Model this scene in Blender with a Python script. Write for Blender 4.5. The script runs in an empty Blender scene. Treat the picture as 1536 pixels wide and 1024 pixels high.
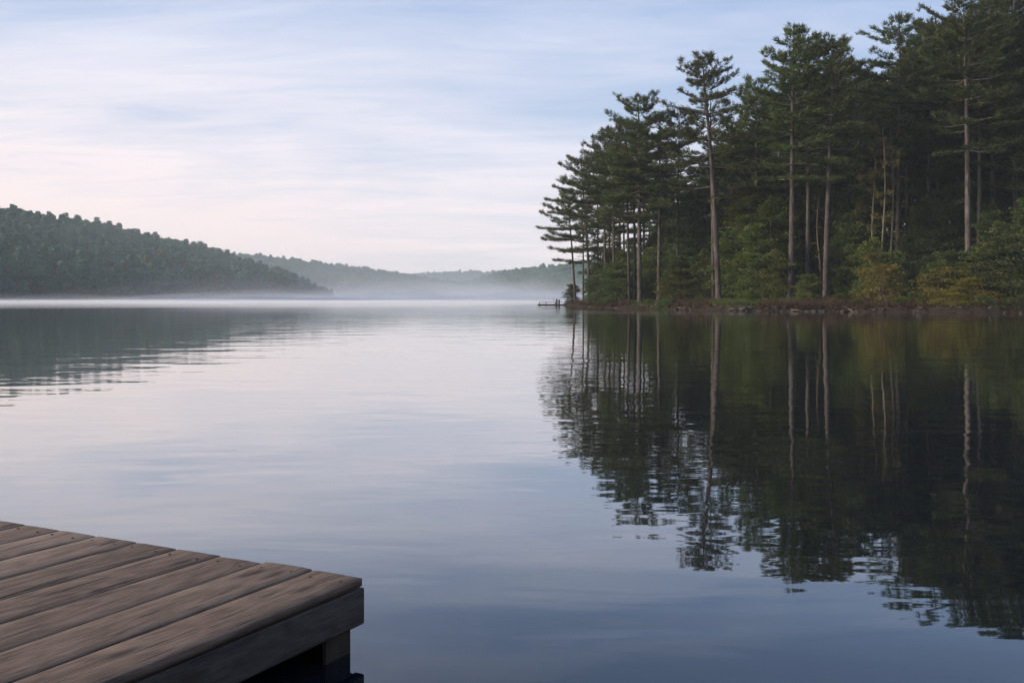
import bpy, math, random
import numpy as np
from mathutils import Vector
from mathutils import noise as mnoise

R = math.radians
sc = bpy.context.scene
col = sc.collection
F, HZ, CX, CAMH = 1531.0, 444.0, 768.0, 1.25      # focal length in photo pixels, horizon row, centre column, eye height


# ------------------------------------------------------------------ helpers
def tag(o, label=None, cat=None, group=None, kind=None):
    if label: o["label"] = label
    if cat: o["category"] = cat
    if group: o["group"] = group
    if kind: o["kind"] = kind
    return o


def empty(name, loc=(0, 0, 0), rz=0.0):
    o = bpy.data.objects.new(name, None)
    o.empty_display_size = 0.3
    o.location = loc
    o.rotation_euler = (0, 0, rz)
    col.objects.link(o)
    return o


def children(o):
    return [c for c in bpy.data.objects if c.parent == o]


class MB:
    """collects vertices and faces; build() links them as one mesh object"""
    def __init__(self):
        self.v, self.f, self.t, self.n = [], [], [], 0

    def add(self, verts, faces, tint=0.5):
        verts = np.asarray(verts, float).reshape(-1, 3)
        faces = np.asarray(faces, int)
        self.v.append(verts)
        self.f.append(faces + self.n)
        t = np.empty(len(verts)); t[:] = tint
        self.t.append(t)
        self.n += len(verts)

    def tube(self, pts, rad, sides=6, tint=0.5, cap=True):
        pts = np.asarray(pts, float)
        n = len(pts)
        rad = np.broadcast_to(np.asarray(rad, float), (n,))
        tan = np.gradient(pts, axis=0)
        tan /= np.linalg.norm(tan, axis=1)[:, None] + 1e-9
        ref = np.array([1.0, 0, 0]) if abs(tan[0][2]) > .7 else np.array([0, 0, 1.0])
        a = np.cross(tan, ref); a /= np.linalg.norm(a, axis=1)[:, None] + 1e-9
        b = np.cross(tan, a)
        ang = np.linspace(0, 2 * np.pi, sides, endpoint=False)
        ring = pts[:, None, :] + rad[:, None, None] * (np.cos(ang)[None, :, None] * a[:, None, :] + np.sin(ang)[None, :, None] * b[:, None, :])
        i = np.arange(n - 1)[:, None]; j = np.arange(sides)[None, :]; k = (j + 1) % sides
        q = np.stack([i * sides + j, i * sides + k, (i + 1) * sides + k, (i + 1) * sides + j], -1).reshape(-1, 4)
        self.add(ring.reshape(-1, 3), q, tint)

    def box(self, lo, hi, bev=0.0, tint=0.5):
        lo = np.array(lo, float); hi = np.array(hi, float)
        if bev <= 0:
            v = [(x, y, z) for z in (lo[2], hi[2]) for y in (lo[1], hi[1]) for x in (lo[0], hi[0])]
            f = [(0, 2, 3, 1), (4, 5, 7, 6), (0, 1, 5, 4), (2, 6, 7, 3), (0, 4, 6, 2), (1, 3, 7, 5)]
            self.add(v, f, tint); return
        # chamfered along every edge: three inset copies of the corners
        c = (lo + hi) / 2; h = (hi - lo) / 2
        V, idx = [], {}
        for sx in (-1, 1):
            for sy in (-1, 1):
                for sz in (-1, 1):
                    for ax in range(3):
                        e = np.array([h[0] - bev, h[1] - bev, h[2] - bev]); e[ax] = h[ax]
                        idx[(sx, sy, sz, ax)] = len(V)
                        V.append(c + e * np.array([sx, sy, sz]))
        S = (-1, 1)
        fq = []
        for s in S:
            fq.append([idx[(s, -1, -1, 0)], idx[(s, 1, -1, 0)], idx[(s, 1, 1, 0)], idx[(s, -1, 1, 0)]][::s])
            fq.append([idx[(-1, s, -1, 1)], idx[(1, s, -1, 1)], idx[(1, s, 1, 1)], idx[(-1, s, 1, 1)]][::-s])
            fq.append([idx[(-1, -1, s, 2)], idx[(1, -1, s, 2)], idx[(1, 1, s, 2)], idx[(-1, 1, s, 2)]][::s])
        for a, b, cax in ((0, 1, 2), (0, 2, 1), (1, 2, 0)):
            for sa in S:
                for sb in S:
                    def kk(sc_, ax):
                        d = {a: sa, b: sb, cax: sc_}
                        return idx[(d[0], d[1], d[2], ax)]
                    fq.append([kk(-1, a), kk(1, a), kk(1, b), kk(-1, b)])
        self.add(V, fq, tint)
        tr = [[idx[(sx, sy, sz, 0)], idx[(sx, sy, sz, 1)], idx[(sx, sy, sz, 2)]] for sx in S for sy in S for sz in S]
        self.f.append(np.array(tr, int) + self.n - len(V))

    def mesh(self, name, mat, smooth=False):
        me = bpy.data.meshes.new(name)
        V = np.concatenate(self.v)
        me.vertices.add(len(V)); me.vertices.foreach_set("co", V.astype(np.float32).ravel())
        loops = np.concatenate([f.ravel() for f in self.f])
        sizes = np.concatenate([np.full(len(f), f.shape[1]) for f in self.f])
        me.loops.add(len(loops)); me.loops.foreach_set("vertex_index", loops.astype(np.int32))
        me.polygons.add(len(sizes))
        starts = np.concatenate([[0], np.cumsum(sizes)[:-1]])
        me.polygons.foreach_set("loop_start", starts.astype(np.int32))
        at = me.attributes.new("tint", "FLOAT", "POINT")
        at.data.foreach_set("value", np.concatenate(self.t).astype(np.float32))
        me.update(calc_edges=True); me.validate()
        if smooth:
            me.polygons.foreach_set("use_smooth", np.ones(len(me.polygons), bool))
        me.materials.append(mat)
        return me

    def build(self, name, mat, parent=None, smooth=False):
        o = bpy.data.objects.new(name, self.mesh(name, mat, smooth))
        col.objects.link(o)
        if parent: o.parent = parent
        return o


def blades(mb, C, D, k, l, w, spread, rng, up=0.0, flat=1.0, quad=False):
    """k narrow blades (needles, leaves, grass) round every centre C, along D"""
    C = np.asarray(C, float); D = np.asarray(D, float)
    if len(C) == 0: return
    n = len(C)
    t0 = np.repeat(rng.random(n), k)
    C = np.repeat(C, k, 0); D = np.repeat(D, k, 0)
    d = D + spread * rng.normal(size=D.shape) * np.array([1, 1, flat])
    d[:, 2] += up
    d /= np.linalg.norm(d, axis=1)[:, None] + 1e-9
    s = np.cross(d, rng.normal(size=d.shape)); s /= np.linalg.norm(s, axis=1)[:, None] + 1e-9
    L = l * rng.uniform(.65, 1.15, len(C))[:, None]
    C = C + rng.normal(size=C.shape) * l * .18
    ti = np.clip(t0 * .75 + rng.random(len(C)) * .25, 0, 1)
    m = np.arange(len(C))[:, None]
    if quad:
        V = np.stack([C, C + d * L * .5 + s * w * .5, C + d * L, C + d * L * .5 - s * w * .5], 1)
        mb.add(V.reshape(-1, 3), m * 4 + np.arange(4)[None, :], np.repeat(ti, 4))
    else:
        V = np.stack([C - s * w * .5, C + s * w * .5, C + d * L], 1)
        mb.add(V.reshape(-1, 3), m * 3 + np.arange(3)[None, :], np.repeat(ti, 3))


# ------------------------------------------------------------------ materials
def nmat(name):
    m = bpy.data.materials.new(name); m.use_nodes = True
    nt = m.node_tree; nt.nodes.clear()
    out = nt.nodes.new("ShaderNodeOutputMaterial")
    return m, nt, out


def N(nt, typ, **kw):
    n = nt.nodes.new(typ)
    for k, v in kw.items():
        if k in n.inputs: n.inputs[k].default_value = v
        else: setattr(n, k, v)
    return n


def ramp(nt, fac, stops, interp="LINEAR"):
    r = nt.nodes.new("ShaderNodeValToRGB")
    e = r.color_ramp.elements
    r.color_ramp.interpolation = interp
    while len(e) < len(stops): e.new(0.5)
    for el, (p, c) in zip(e, stops):
        el.position = p
        el.color = (*c, 1) if len(c) == 3 else c
    if fac is not None: nt.links.new(fac, r.inputs[0])
    return r.outputs[0]


def mixc(nt, fac, a, b, mode="MIX"):
    m = nt.nodes.new("ShaderNodeMix"); m.data_type = "RGBA"; m.blend_type = mode
    for sock, val in ((m.inputs[0], fac), (m.inputs[6], a), (m.inputs[7], b)):
        if hasattr(val, "is_linked"): nt.links.new(val, sock)
        elif isinstance(val, (int, float)): sock.default_value = val if sock.type == "VALUE" else (val, val, val, 1)
        else: sock.default_value = (*val, 1)
    return m.outputs[2]


def mth(nt, op, a, b=0.0, c=0.0, clamp=False):
    m = nt.nodes.new("ShaderNodeMath"); m.operation = op; m.use_clamp = clamp
    for s, v in zip(m.inputs, (a, b, c)):
        if hasattr(v, "is_linked"): nt.links.new(v, s)
        else: s.default_value = v
    return m.outputs[0]


def tex_noise(nt, vec, scale, detail=4, rough=.55, mscale=None, mloc=None, distortion=0.0):
    if mscale or mloc:
        mp = nt.nodes.new("ShaderNodeMapping")
        if mscale: mp.inputs["Scale"].default_value = mscale
        if mloc: mp.inputs["Location"].default_value = mloc
        nt.links.new(vec, mp.inputs[0]); vec = mp.outputs[0]
    n = N(nt, "ShaderNodeTexNoise", Scale=scale, Detail=detail, Roughness=rough, Distortion=distortion)
    nt.links.new(vec, n.inputs["Vector"])
    return n.outputs[0]


def foliage(name, dark, mid, light, transl=.3, rough=.6):
    m, nt, out = nmat(name)
    at = N(nt, "ShaderNodeAttribute", attribute_name="tint")
    oi = nt.nodes.new("ShaderNodeObjectInfo")
    tc = nt.nodes.new("ShaderNodeTexCoord")
    big = tex_noise(nt, tc.outputs["Object"], .35, 2)
    f = mth(nt, "ADD", mth(nt, "MULTIPLY", at.outputs["Fac"], .55), mth(nt, "MULTIPLY", mth(nt, "SUBTRACT", big, .35), 1.1), clamp=True)
    c = ramp(nt, f, [(0, dark), (.5, mid), (1, light)])
    hsv = N(nt, "ShaderNodeHueSaturation")
    nt.links.new(c, hsv.inputs["Color"])
    nt.links.new(mth(nt, "MULTIPLY_ADD", oi.outputs["Random"], .05, .475), hsv.inputs["Hue"])
    nt.links.new(mth(nt, "MULTIPLY_ADD", oi.outputs["Random"], .6, .70), hsv.inputs["Value"])
    c = hsv.outputs[0]
    p = N(nt, "ShaderNodeBsdfPrincipled", Roughness=rough)
    p.inputs["Specular IOR Level"].default_value = .25
    nt.links.new(c, p.inputs["Base Color"])
    t = nt.nodes.new("ShaderNodeBsdfTranslucent"); nt.links.new(c, t.inputs[0])
    ms = nt.nodes.new("ShaderNodeMixShader"); ms.inputs[0].default_value = transl
    nt.links.new(p.outputs[0], ms.inputs[1]); nt.links.new(t.outputs[0], ms.inputs[2])
    nt.links.new(ms.outputs[0], out.inputs[0])
    return m


def bark(name, c0, c1, c2, bump=.03):
    m, nt, out = nmat(name)
    tc = nt.nodes.new("ShaderNodeTexCoord")
    oi = nt.nodes.new("ShaderNodeObjectInfo")
    a = tex_noise(nt, tc.outputs["Object"], 3.0, 5, .6, mscale=(2.4, 2.4, .45))
    b = tex_noise(nt, tc.outputs["Object"], .5, 2)
    f = mth(nt, "ADD", mth(nt, "MULTIPLY", a, .8), mth(nt, "MULTIPLY", mth(nt, "SUBTRACT", b, .3), .5), clamp=True)
    c = ramp(nt, f, [(.3, c0), (.5, c1), (.75, c2)])
    hsv = N(nt, "ShaderNodeHueSaturation"); nt.links.new(c, hsv.inputs["Color"])
    nt.links.new(mth(nt, "MULTIPLY_ADD", oi.outputs["Random"], .35, .8), hsv.inputs["Value"])
    p = N(nt, "ShaderNodeBsdfPrincipled", Roughness=.9)
    p.inputs["Specular IOR Level"].default_value = .15
    nt.links.new(hsv.outputs[0], p.inputs["Base Color"])
    bp = N(nt, "ShaderNodeBump", Strength=.7, Distance=bump)
    nt.links.new(a, bp.inputs["Height"]); nt.links.new(bp.outputs[0], p.inputs["Normal"])
    nt.links.new(p.outputs[0], out.inputs[0])
    return m


def simple_noise_mat(name, stops, scale=4, mscale=None, rough=.9, bump=.02, detail=6):
    m, nt, out = nmat(name)
    tc = nt.nodes.new("ShaderNodeTexCoord")
    a = tex_noise(nt, tc.outputs["Object"], scale, detail, .6, mscale=mscale)
    at = N(nt, "ShaderNodeAttribute", attribute_name="tint")
    f = mth(nt, "ADD", a, mth(nt, "MULTIPLY", mth(nt, "SUBTRACT", at.outputs["Fac"], .5), .35), clamp=True)
    c = ramp(nt, f, stops)
    p = N(nt, "ShaderNodeBsdfPrincipled", Roughness=rough)
    p.inputs["Specular IOR Level"].default_value = .2
    nt.links.new(c, p.inputs["Base Color"])
    bp = N(nt, "ShaderNodeBump", Strength=.8, Distance=bump)
    nt.links.new(a, bp.inputs["Height"]); nt.links.new(bp.outputs[0], p.inputs["Normal"])
    nt.links.new(p.outputs[0], out.inputs[0])
    return m


M = {}
M["needles"] = foliage("pine_needles", (.036, .048, .015), (.076, .095, .026), (.135, .150, .040), .32)
M["needles_dark"] = foliage("pine_needles_deep_green", (.028, .038, .013), (.060, .075, .022), (.112, .124, .034), .3)
M["leaf_green"] = foliage("broad_leaf_green", (.046, .060, .012), (.096, .114, .020), (.17, .172, .030), .4)
M["leaf_dark"] = foliage("broad_leaf_dark_green", (.036, .052, .015), (.072, .098, .024), (.125, .150, .034), .35)
M["leaf_yellow"] = foliage("yellowing_leaf", (.085, .086, .014), (.175, .162, .022), (.31, .25, .03), .42)
M["leaf_rust"] = foliage("rust_tinged_needles", (.06, .048, .018), (.11, .085, .026), (.15, .12, .035), .3)
M["hill_leaf"] = foliage("hillside_foliage", (.018, .056, .030), (.042, .104, .052), (.090, .155, .064), .2)
M["hill_leaf_olive"] = foliage("hillside_foliage_olive", (.07, .070, .020), (.115, .105, .030), (.17, .14, .042), .2)
M["bark"] = bark("pine_bark", (.020, .015, .012), (.064, .054, .048), (.140, .120, .106))
M["bark_pale"] = bark("pale_thin_bark", (.05, .042, .030), (.12, .102, .072), (.22, .19, .135), .01)
M["grass"] = foliage("bank_grass", (.030, .046, .012), (.060, .080, .018), (.11, .115, .03), .3)
M["bracken"] = foliage("dead_bracken", (.040, .027, .012), (.080, .054, .024), (.15, .108, .048), .2)
M["rock"] = simple_noise_mat("shore_stone", [(.25, (.035, .028, .023)), (.5, (.095, .080, .066)), (.8, (.22, .19, .16))], 3.5, bump=.04)
M["log"] = simple_noise_mat("drift_wood", [(.25, (.05, .042, .034)), (.6, (.13, .11, .09)), (.85, (.21, .185, .155))], 4, (1, 5, 5))
M["jetty_wood"] = simple_noise_mat("grey_jetty_wood", [(.25, (.04, .034, .03)), (.6, (.085, .074, .066)), (.85, (.14, .125, .11))], 5, (1, 5, 5))


# ---- dock wood: local x runs along the boards, every board has its own shift (tint attribute)
def wood(name, dark, mid, light, axis_scale=(1.0, 9.0, 9.0), knots=True, upright=False, side=False, rough=.72):
    m, nt, out = nmat(name)
    tc = nt.nodes.new("ShaderNodeTexCoord")
    at = N(nt, "ShaderNodeAttribute", attribute_name="tint")
    sh = nt.nodes.new("ShaderNodeCombineXYZ")
    nt.links.new(mth(nt, "MULTIPLY", at.outputs["Fac"], 37.0), sh.inputs[0])
    nt.links.new(mth(nt, "MULTIPLY", at.outputs["Fac"], 11.0), sh.inputs[2])
    va = nt.nodes.new("ShaderNodeVectorMath"); va.operation = "ADD"
    nt.links.new(tc.outputs["Object"], va.inputs[0]); nt.links.new(sh.outputs[0], va.inputs[1])
    P = va.outputs[0]
    if upright:
        rt = nt.nodes.new("ShaderNodeMapping"); rt.inputs["Rotation"].default_value = (0, R(90), 0)
        nt.links.new(P, rt.inputs[0]); P = rt.outputs[0]
    # cathedral grain: distance across the board warped along its length
    warp = tex_noise(nt, P, 1.0, 3, .5, mscale=(.9, 3.2, 3.2))
    ringsv = mth(nt, "FRACT", mth(nt, "MULTIPLY", warp, 13.0))
    rings = mth(nt, "ABSOLUTE", mth(nt, "MULTIPLY_ADD", ringsv, 2.0, -1.0))
    fine = tex_noise(nt, P, 9.0, 7, .75, mscale=(1.1, 13.0, 13.0))
    blotch = tex_noise(nt, P, 1.6, 4, .6, mscale=(.6, 2.2, 2.2))
    lines = ramp(nt, tex_noise(nt, P, 10.0, 3, .6, mscale=(.40, 15.0, 15.0), mloc=(1.1, 2.2, 0.0)), [(.40, (0, 0, 0)), (.50, (1, 1, 1))])
    f = mth(nt, "ADD", mth(nt, "MULTIPLY_ADD", mth(nt, "SUBTRACT", fine, .5), .8, .32), mth(nt, "MULTIPLY", rings, .14))
    f = mth(nt, "ADD", f, mth(nt, "MULTIPLY", lines, .10))
    f = mth(nt, "ADD", f, mth(nt, "MULTIPLY", mth(nt, "SUBTRACT", blotch, .45), .38))
    f = mth(nt, "ADD", f, mth(nt, "MULTIPLY", mth(nt, "SUBTRACT", at.outputs["Fac"], .5), .22), clamp=True)
    c = ramp(nt, f, [(.16, dark), (.42, mid), (.78, light)])
    # cracks along the grain
    ck = tex_noise(nt, P, 5.0, 3, .5, mscale=(.50, 9.0, 9.0), mloc=(3.1, 1.7, 5.0))
    crack = ramp(nt, ck, [(.335, (1, 1, 1)), (.37, (0, 0, 0))])
    c = mixc(nt, mth(nt, "MULTIPLY", crack, .75), c, (.020, .016, .014))
    h = mth(nt, "SUBTRACT", mth(nt, "ADD", mth(nt, "MULTIPLY", fine, .8), mth(nt, "MULTIPLY", rings, .3)), mth(nt, "MULTIPLY", crack, 1.3))
    if knots:
        vo = N(nt, "ShaderNodeTexVoronoi", Scale=1.0); vo.voronoi_dimensions = "2D"
        mp = nt.nodes.new("ShaderNodeMapping"); mp.inputs["Scale"].default_value = (1.5, 6.0, 6.0)
        mp.inputs["Rotation"].default_value = (R(90) if side else 0, 0, 0)
        warped = nt.nodes.new("ShaderNodeVectorMath"); warped.operation = "ADD"
        wn = N(nt, "ShaderNodeTexNoise", Scale=12.0, Detail=2.0); nt.links.new(P, wn.inputs["Vector"])
        wk = nt.nodes.new("ShaderNodeVectorMath"); wk.operation = "SCALE"; wk.inputs["Scale"].default_value = .03
        nt.links.new(wn.outputs["Color"], wk.inputs[0]); nt.links.new(P, warped.inputs[0]); nt.links.new(wk.outputs[0], warped.inputs[1])
        nt.links.new(warped.outputs[0], mp.inputs[0]); nt.links.new(mp.outputs[0], vo.inputs["Vector"])
        sepc = nt.nodes.new("ShaderNodeSeparateColor"); nt.links.new(vo.outputs["Color"], sepc.inputs[0])
        few = mth(nt, "GREATER_THAN", sepc.outputs[0], .55)
        kn = mth(nt, "MULTIPLY", ramp(nt, vo.outputs["Distance"], [(.05, (1, 1, 1)), (.105, (.35, .35, .35)), (.16, (0, 0, 0))]), few)
        c = mixc(nt, mth(nt, "MULTIPLY", kn, .8), c, (.030, .020, .014))
        h = mth(nt, "SUBTRACT", h, mth(nt, "MULTIPLY", kn, .5))
    # green-brown damp patches and bleached wear
    st = tex_noise(nt, tc.outputs["Object"], .8, 4, .6)
    c = mixc(nt, ramp(nt, st, [(.5, (0, 0, 0)), (.72, (.55, .55, .55))]), c, mixc(nt, .5, c, tuple(x * .45 for x in mid)))
    p = N(nt, "ShaderNodeBsdfPrincipled", Roughness=rough)
    p.inputs["Specular IOR Level"].default_value = .15
    nt.links.new(c, p.inputs["Base Color"])
    bp = N(nt, "ShaderNodeBump", Strength=.8, Distance=.0014)
    nt.links.new(h, bp.inputs["Height"]); nt.links.new(bp.outputs[0], p.inputs["Normal"])
    nt.links.new(p.outputs[0], out.inputs[0])
    return m


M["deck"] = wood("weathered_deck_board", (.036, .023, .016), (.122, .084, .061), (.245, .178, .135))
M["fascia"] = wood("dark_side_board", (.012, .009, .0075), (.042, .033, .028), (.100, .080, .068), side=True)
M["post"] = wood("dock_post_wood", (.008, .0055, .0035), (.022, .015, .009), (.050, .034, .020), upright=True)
M["nail"] = simple_noise_mat("rusty_nail", [(.3, (.03, .02, .016)), (.8, (.09, .06, .045))], 60, rough=.6, bump=.001)


def mat_water():
    m, nt, out = nmat("lake_water")
    g = nt.nodes.new("ShaderNodeNewGeometry")
    P = g.outputs["Position"]
    patch = ramp(nt, tex_noise(nt, P, .055, 3, .5, mscale=(.5, 1.6, 1)), [(.36, (.25, .25, .25)), (.62, (1, 1, 1))])
    w1 = tex_noise(nt, P, .55, 2, .4, mscale=(.75, 1.1, 1), distortion=.4)
    w2 = tex_noise(nt, P, 1.9, 2, .45, mscale=(.55, 1.2, 1), distortion=.35)
    w3 = tex_noise(nt, P, 6.0, 2, .5, mscale=(.5, 1.2, 1))
    h = mth(nt, "ADD", mth(nt, "MULTIPLY", w1, .0125), mth(nt, "MULTIPLY", mth(nt, "MULTIPLY", w2, patch), .0050))
    h = mth(nt, "ADD", h, mth(nt, "MULTIPLY", mth(nt, "MULTIPLY", w3, patch), .0006))
    bp = N(nt, "ShaderNodeBump", Strength=1.0, Distance=1.0)
    nt.links.new(h, bp.inputs["Height"])
    lw = N(nt, "ShaderNodeLayerWeight", Blend=.5)
    nt.links.new(bp.outputs[0], lw.inputs["Normal"])
    # reflectance towards grazing angles made steeper than real water, to brighten the lake
    k = [(0, .025), (.5, .075), (.62, .15), (.68, .23), (.74, .37), (.80, .52), (.90, .74), (1, .97)]
    fac = ramp(nt, lw.outputs["Facing"], [(a, (b, b, b)) for a, b in k])
    body = nt.nodes.new("ShaderNodeBsdfDiffuse"); body.inputs[0].default_value = (.0032, .0066, .0100, 1)
    gl = N(nt, "ShaderNodeBsdfGlossy", Roughness=.02)
    gl.inputs["Color"].default_value = (1, 1, 1, 1)
    nt.links.new(bp.outputs[0], gl.inputs["Normal"])
    ms = nt.nodes.new("ShaderNodeMixShader")
    nt.links.new(fac, ms.inputs[0]); nt.links.new(body.outputs[0], ms.inputs[1]); nt.links.new(gl.outputs[0], ms.inputs[2])
    nt.links.new(ms.outputs[0], out.inputs[0])
    return m


M["water"] = mat_water()


def mat_ground():
    m, nt, out = nmat("shore_ground")
    g = nt.nodes.new("ShaderNodeNewGeometry")
    P = g.outputs["Position"]
    a = tex_noise(nt, P, 2.2, 7, .65)
    b = tex_noise(nt, P, .16, 3, .5)
    litter = ramp(nt, a, [(.3, (.030, .018, .011)), (.5, (.075, .044, .026)), (.72, (.135, .085, .050))])
    moss = ramp(nt, a, [(.3, (.022, .032, .010)), (.55, (.055, .070, .018)), (.75, (.10, .10, .03))])
    c = mixc(nt, ramp(nt, b, [(.46, (0, 0, 0)), (.58, (1, 1, 1))]), litter, moss)
    sz = nt.nodes.new("ShaderNodeSeparateXYZ"); nt.links.new(P, sz.inputs[0])
    wet = ramp(nt, mth(nt, "ADD", sz.outputs[2], mth(nt, "MULTIPLY", mth(nt, "SUBTRACT", a, .5), .5)), [(.34, (1, 1, 1)), (.52, (0, 0, 0))])
    c = mixc(nt, wet, c, ramp(nt, a, [(.35, (.012, .009, .007)), (.7, (.05, .036, .026))]))     # bare wet earth along the waterline
    p = N(nt, "ShaderNodeBsdfPrincipled", Roughness=.95)
    p.inputs["Specular IOR Level"].default_value = .08
    nt.links.new(c, p.inputs["Base Color"])
    bp = N(nt, "ShaderNodeBump", Strength=.8, Distance=.06)
    nt.links.new(a, bp.inputs["Height"]); nt.links.new(bp.outputs[0], p.inputs["Normal"])
    nt.links.new(p.outputs[0], out.inputs[0])
    return m


M["ground"] = mat_ground()
M["hill"] = simple_noise_mat("hill_floor", [(.3, (.020, .026, .014)), (.7, (.05, .052, .026))], .2, bump=.2)


def mat_volume(name, color, density, aniso=0.0):
    m, nt, out = nmat(name)
    v = N(nt, "ShaderNodeVolumePrincipled", Density=density, Anisotropy=aniso)
    v.inputs["Color"].default_value = (*color, 1)
    nt.links.new(v.outputs[0], out.inputs["Volume"])
    return m


# ------------------------------------------------------------------ terrain
LAND = np.array([(7.0, 142), (7.6, 131), (8.2, 123), (9.4, 109), (14.2, 93.4), (18.4, 85), (23, 82.6), (27.7, 79.7), (32, 76), (36.9, 73.6), (48, 68),
                 (62, 63), (110, 56), (330, 50), (340, 620), (160, 470), (90, 360), (60, 300), (34, 232), (20, 192), (10.5, 163)], float)


def land_dist(x, y):
    """distance to the waterline, positive on land"""
    x = np.asarray(x, float); y = np.asarray(y, float)
    d2 = np.full(x.shape, 1e12); ins = np.zeros(x.shape, bool)
    n = len(LAND)
    for i in range(n):
        (ax, ay), (bx, by) = LAND[i], LAND[(i + 1) % n]
        ex, ey = bx - ax, by - ay
        t = np.clip(((x - ax) * ex + (y - ay) * ey) / (ex * ex + ey * ey), 0, 1)
        d2 = np.minimum(d2, (x - ax - t * ex) ** 2 + (y - ay - t * ey) ** 2)
        c = ((ay > y) != (by > y)) & (x < ex * (y - ay) / (ey if abs(ey) > 1e-9 else 1e-9) + ax)
        ins ^= c
    return np.where(ins, 1, -1) * np.sqrt(d2)


def wob(x, y, s, seed=0.0):
    x = np.asarray(x, float) * s + seed; y = np.asarray(y, float) * s - seed
    return (np.sin(x * 1.3 + .7 * np.sin(y * 1.1)) + np.sin(y * 1.7 + 1.3 * np.sin(x * .8)) + .6 * np.sin(2.3 * x - 1.9 * y)) / 2.6


def terrain(x, y):
    d = land_dist(x, y) + .55 * wob(x, y, .9) + .3 * wob(x, y, 2.7, 3.1)
    up = np.clip(d, 0, None)
    z = .34 * (1 - np.exp(-up / .35)) + .62 * (1 - np.exp(-up / 5.0)) + .03 * up + .13 * np.clip(up - 22, 0, 90)
    z = z + .10 * wob(x, y, .55, 1.2) * np.clip(up / 3, 0, 1)
    z = np.where(d < 0, np.maximum(-2.0, d * .35 - .02), z)
    near = np.clip((-12 - np.asarray(y, float)) / 2.5, 0, 1)           # the bank behind the viewer, where the dock starts
    return np.where(near > 0, -2 + 2.5 * near, z)


def tz(x, y):
    return float(terrain(np.array([x]), np.array([y]))[0])


xs = np.unique(np.concatenate([np.linspace(-1490, -40, 30), np.linspace(-40, -2, 20), np.arange(-2, 64, .7), np.arange(64, 140, 4.0), np.linspace(140, 1490, 28)]))
ys = np.unique(np.concatenate([np.linspace(-105, -16, 12), np.linspace(-16, -6, 14), np.linspace(-6, 56, 10), np.arange(56, 152, .7), np.arange(152, 260, 3.0), np.linspace(260, 700, 40), np.linspace(700, 1780, 14)]))
GX, GY = np.meshgrid(xs, ys)
GZ = terrain(GX, GY)


def grid_faces(ny, nx):
    i = np.arange(ny - 1)[:, None]; j = np.arange(nx - 1)[None, :]
    return np.stack([i * nx + j, i * nx + j + 1, (i + 1) * nx + j + 1, (i + 1) * nx + j], -1).reshape(-1, 4)


g = MB(); g.add(np.stack([GX, GY, GZ], -1).reshape(-1, 3), grid_faces(len(ys), len(xs)))
tag(g.build("ground", M["ground"], smooth=True), kind="structure")

w = MB(); w.add([(-1490, -105, 0), (1490, -105, 0), (1490, 1780, 0), (-1490, 1780, 0)], [(0, 1, 2, 3)])
tag(w.build("water", M["water"]), kind="structure")


# ------------------------------------------------------------------ hills across the lake
class Hill:
    def __init__(self, shore, crest, tree_h):
        """shore: (px, Y); crest: (px, Y, skyline row in the photo)"""
        self.s = np.array([((p - CX) / F * Y, Y) for p, Y in shore])
        self.c = np.array([((p - CX) / F * Y, Y, max(.6, CAMH + (HZ - r) / F * Y - tree_h)) for p, Y, r in crest])
        self.n = len(self.s)

    def at(self, u, v):
        """u along the shore 0..1, v up the slope 0..1 (beyond 1: down the back)"""
        t = np.clip(u, 0, 1) * (self.n - 1)
        i = np.arange(self.n)
        sx, sy = np.interp(t, i, self.s[:, 0]), np.interp(t, i, self.s[:, 1])
        cx, cy, cz = (np.interp(t, i, self.c[:, k]) for k in range(3))
        x = sx + (cx - sx) * v; y = sy + (cy - sy) * v
        vv = np.clip(v, 0, 1)
        z = cz * (vv ** .85) * (1 - .0 * vv) + .4 * np.clip(vv * 12, 0, 1) - .6 * np.clip(1 - vv * 40, 0, 1)
        z = np.where(v > 1, cz * np.clip(1 - (v - 1) * .8, 0, 1), z)
        z = z + .03 * cz * wob(x, y, .03, 2.0) * np.clip(vv * 3, 0, 1)
        return x, y, z

    def mesh(self):
        u = np.linspace(0, 1, 70); v = np.concatenate([np.linspace(-.02, 1, 40), np.linspace(1.05, 2, 10)])
        U, V = np.meshgrid(u, v)
        x, y, z = self.at(U, V)
        b = MB(); b.add(np.stack([x, y, z], -1).reshape(-1, 3), grid_faces(len(v), len(u)))
        return tag(b.build("hill", M["hill"], smooth=True), kind="structure")


hill_near = Hill([(-420, 270), (-150, 300), (0, 320), (150, 348), (300, 388), (420, 440), (498, 505)],
                 [(-420, 410, 240), (-150, 440, 290), (0, 465, 311), (150, 480, 338), (300, 500, 370), (420, 518, 409), (492, 535, 441)], 5.2)
hill_mid = Hill([(180, 620), (350, 640), (450, 660), (550, 690), (640, 730), (725, 800)],
                [(180, 830, 372), (350, 850, 377), (450, 870, 387), (550, 900, 399), (645, 930, 414), (725, 950, 440)], 8.5)
hill_far = Hill([(480, 1150), (620, 1180), (700, 1200), (800, 1210), (950, 1220)],
                [(480, 1450, 415), (620, 1450, 408), (700, 1450, 405), (800, 1450, 403), (950, 1450, 399)], 9.0)
hill_right = Hill([(668, 860), (720, 780), (800, 720), (900, 690), (1050, 670), (1300, 660)],
                  [(660, 960, 437), (740, 930, 409), (800, 900, 397), (900, 880, 386), (1050, 860, 374), (1300, 850, 360)], 8.5)
for h in (hill_near, hill_mid, hill_far, hill_right): h.mesh()


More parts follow.
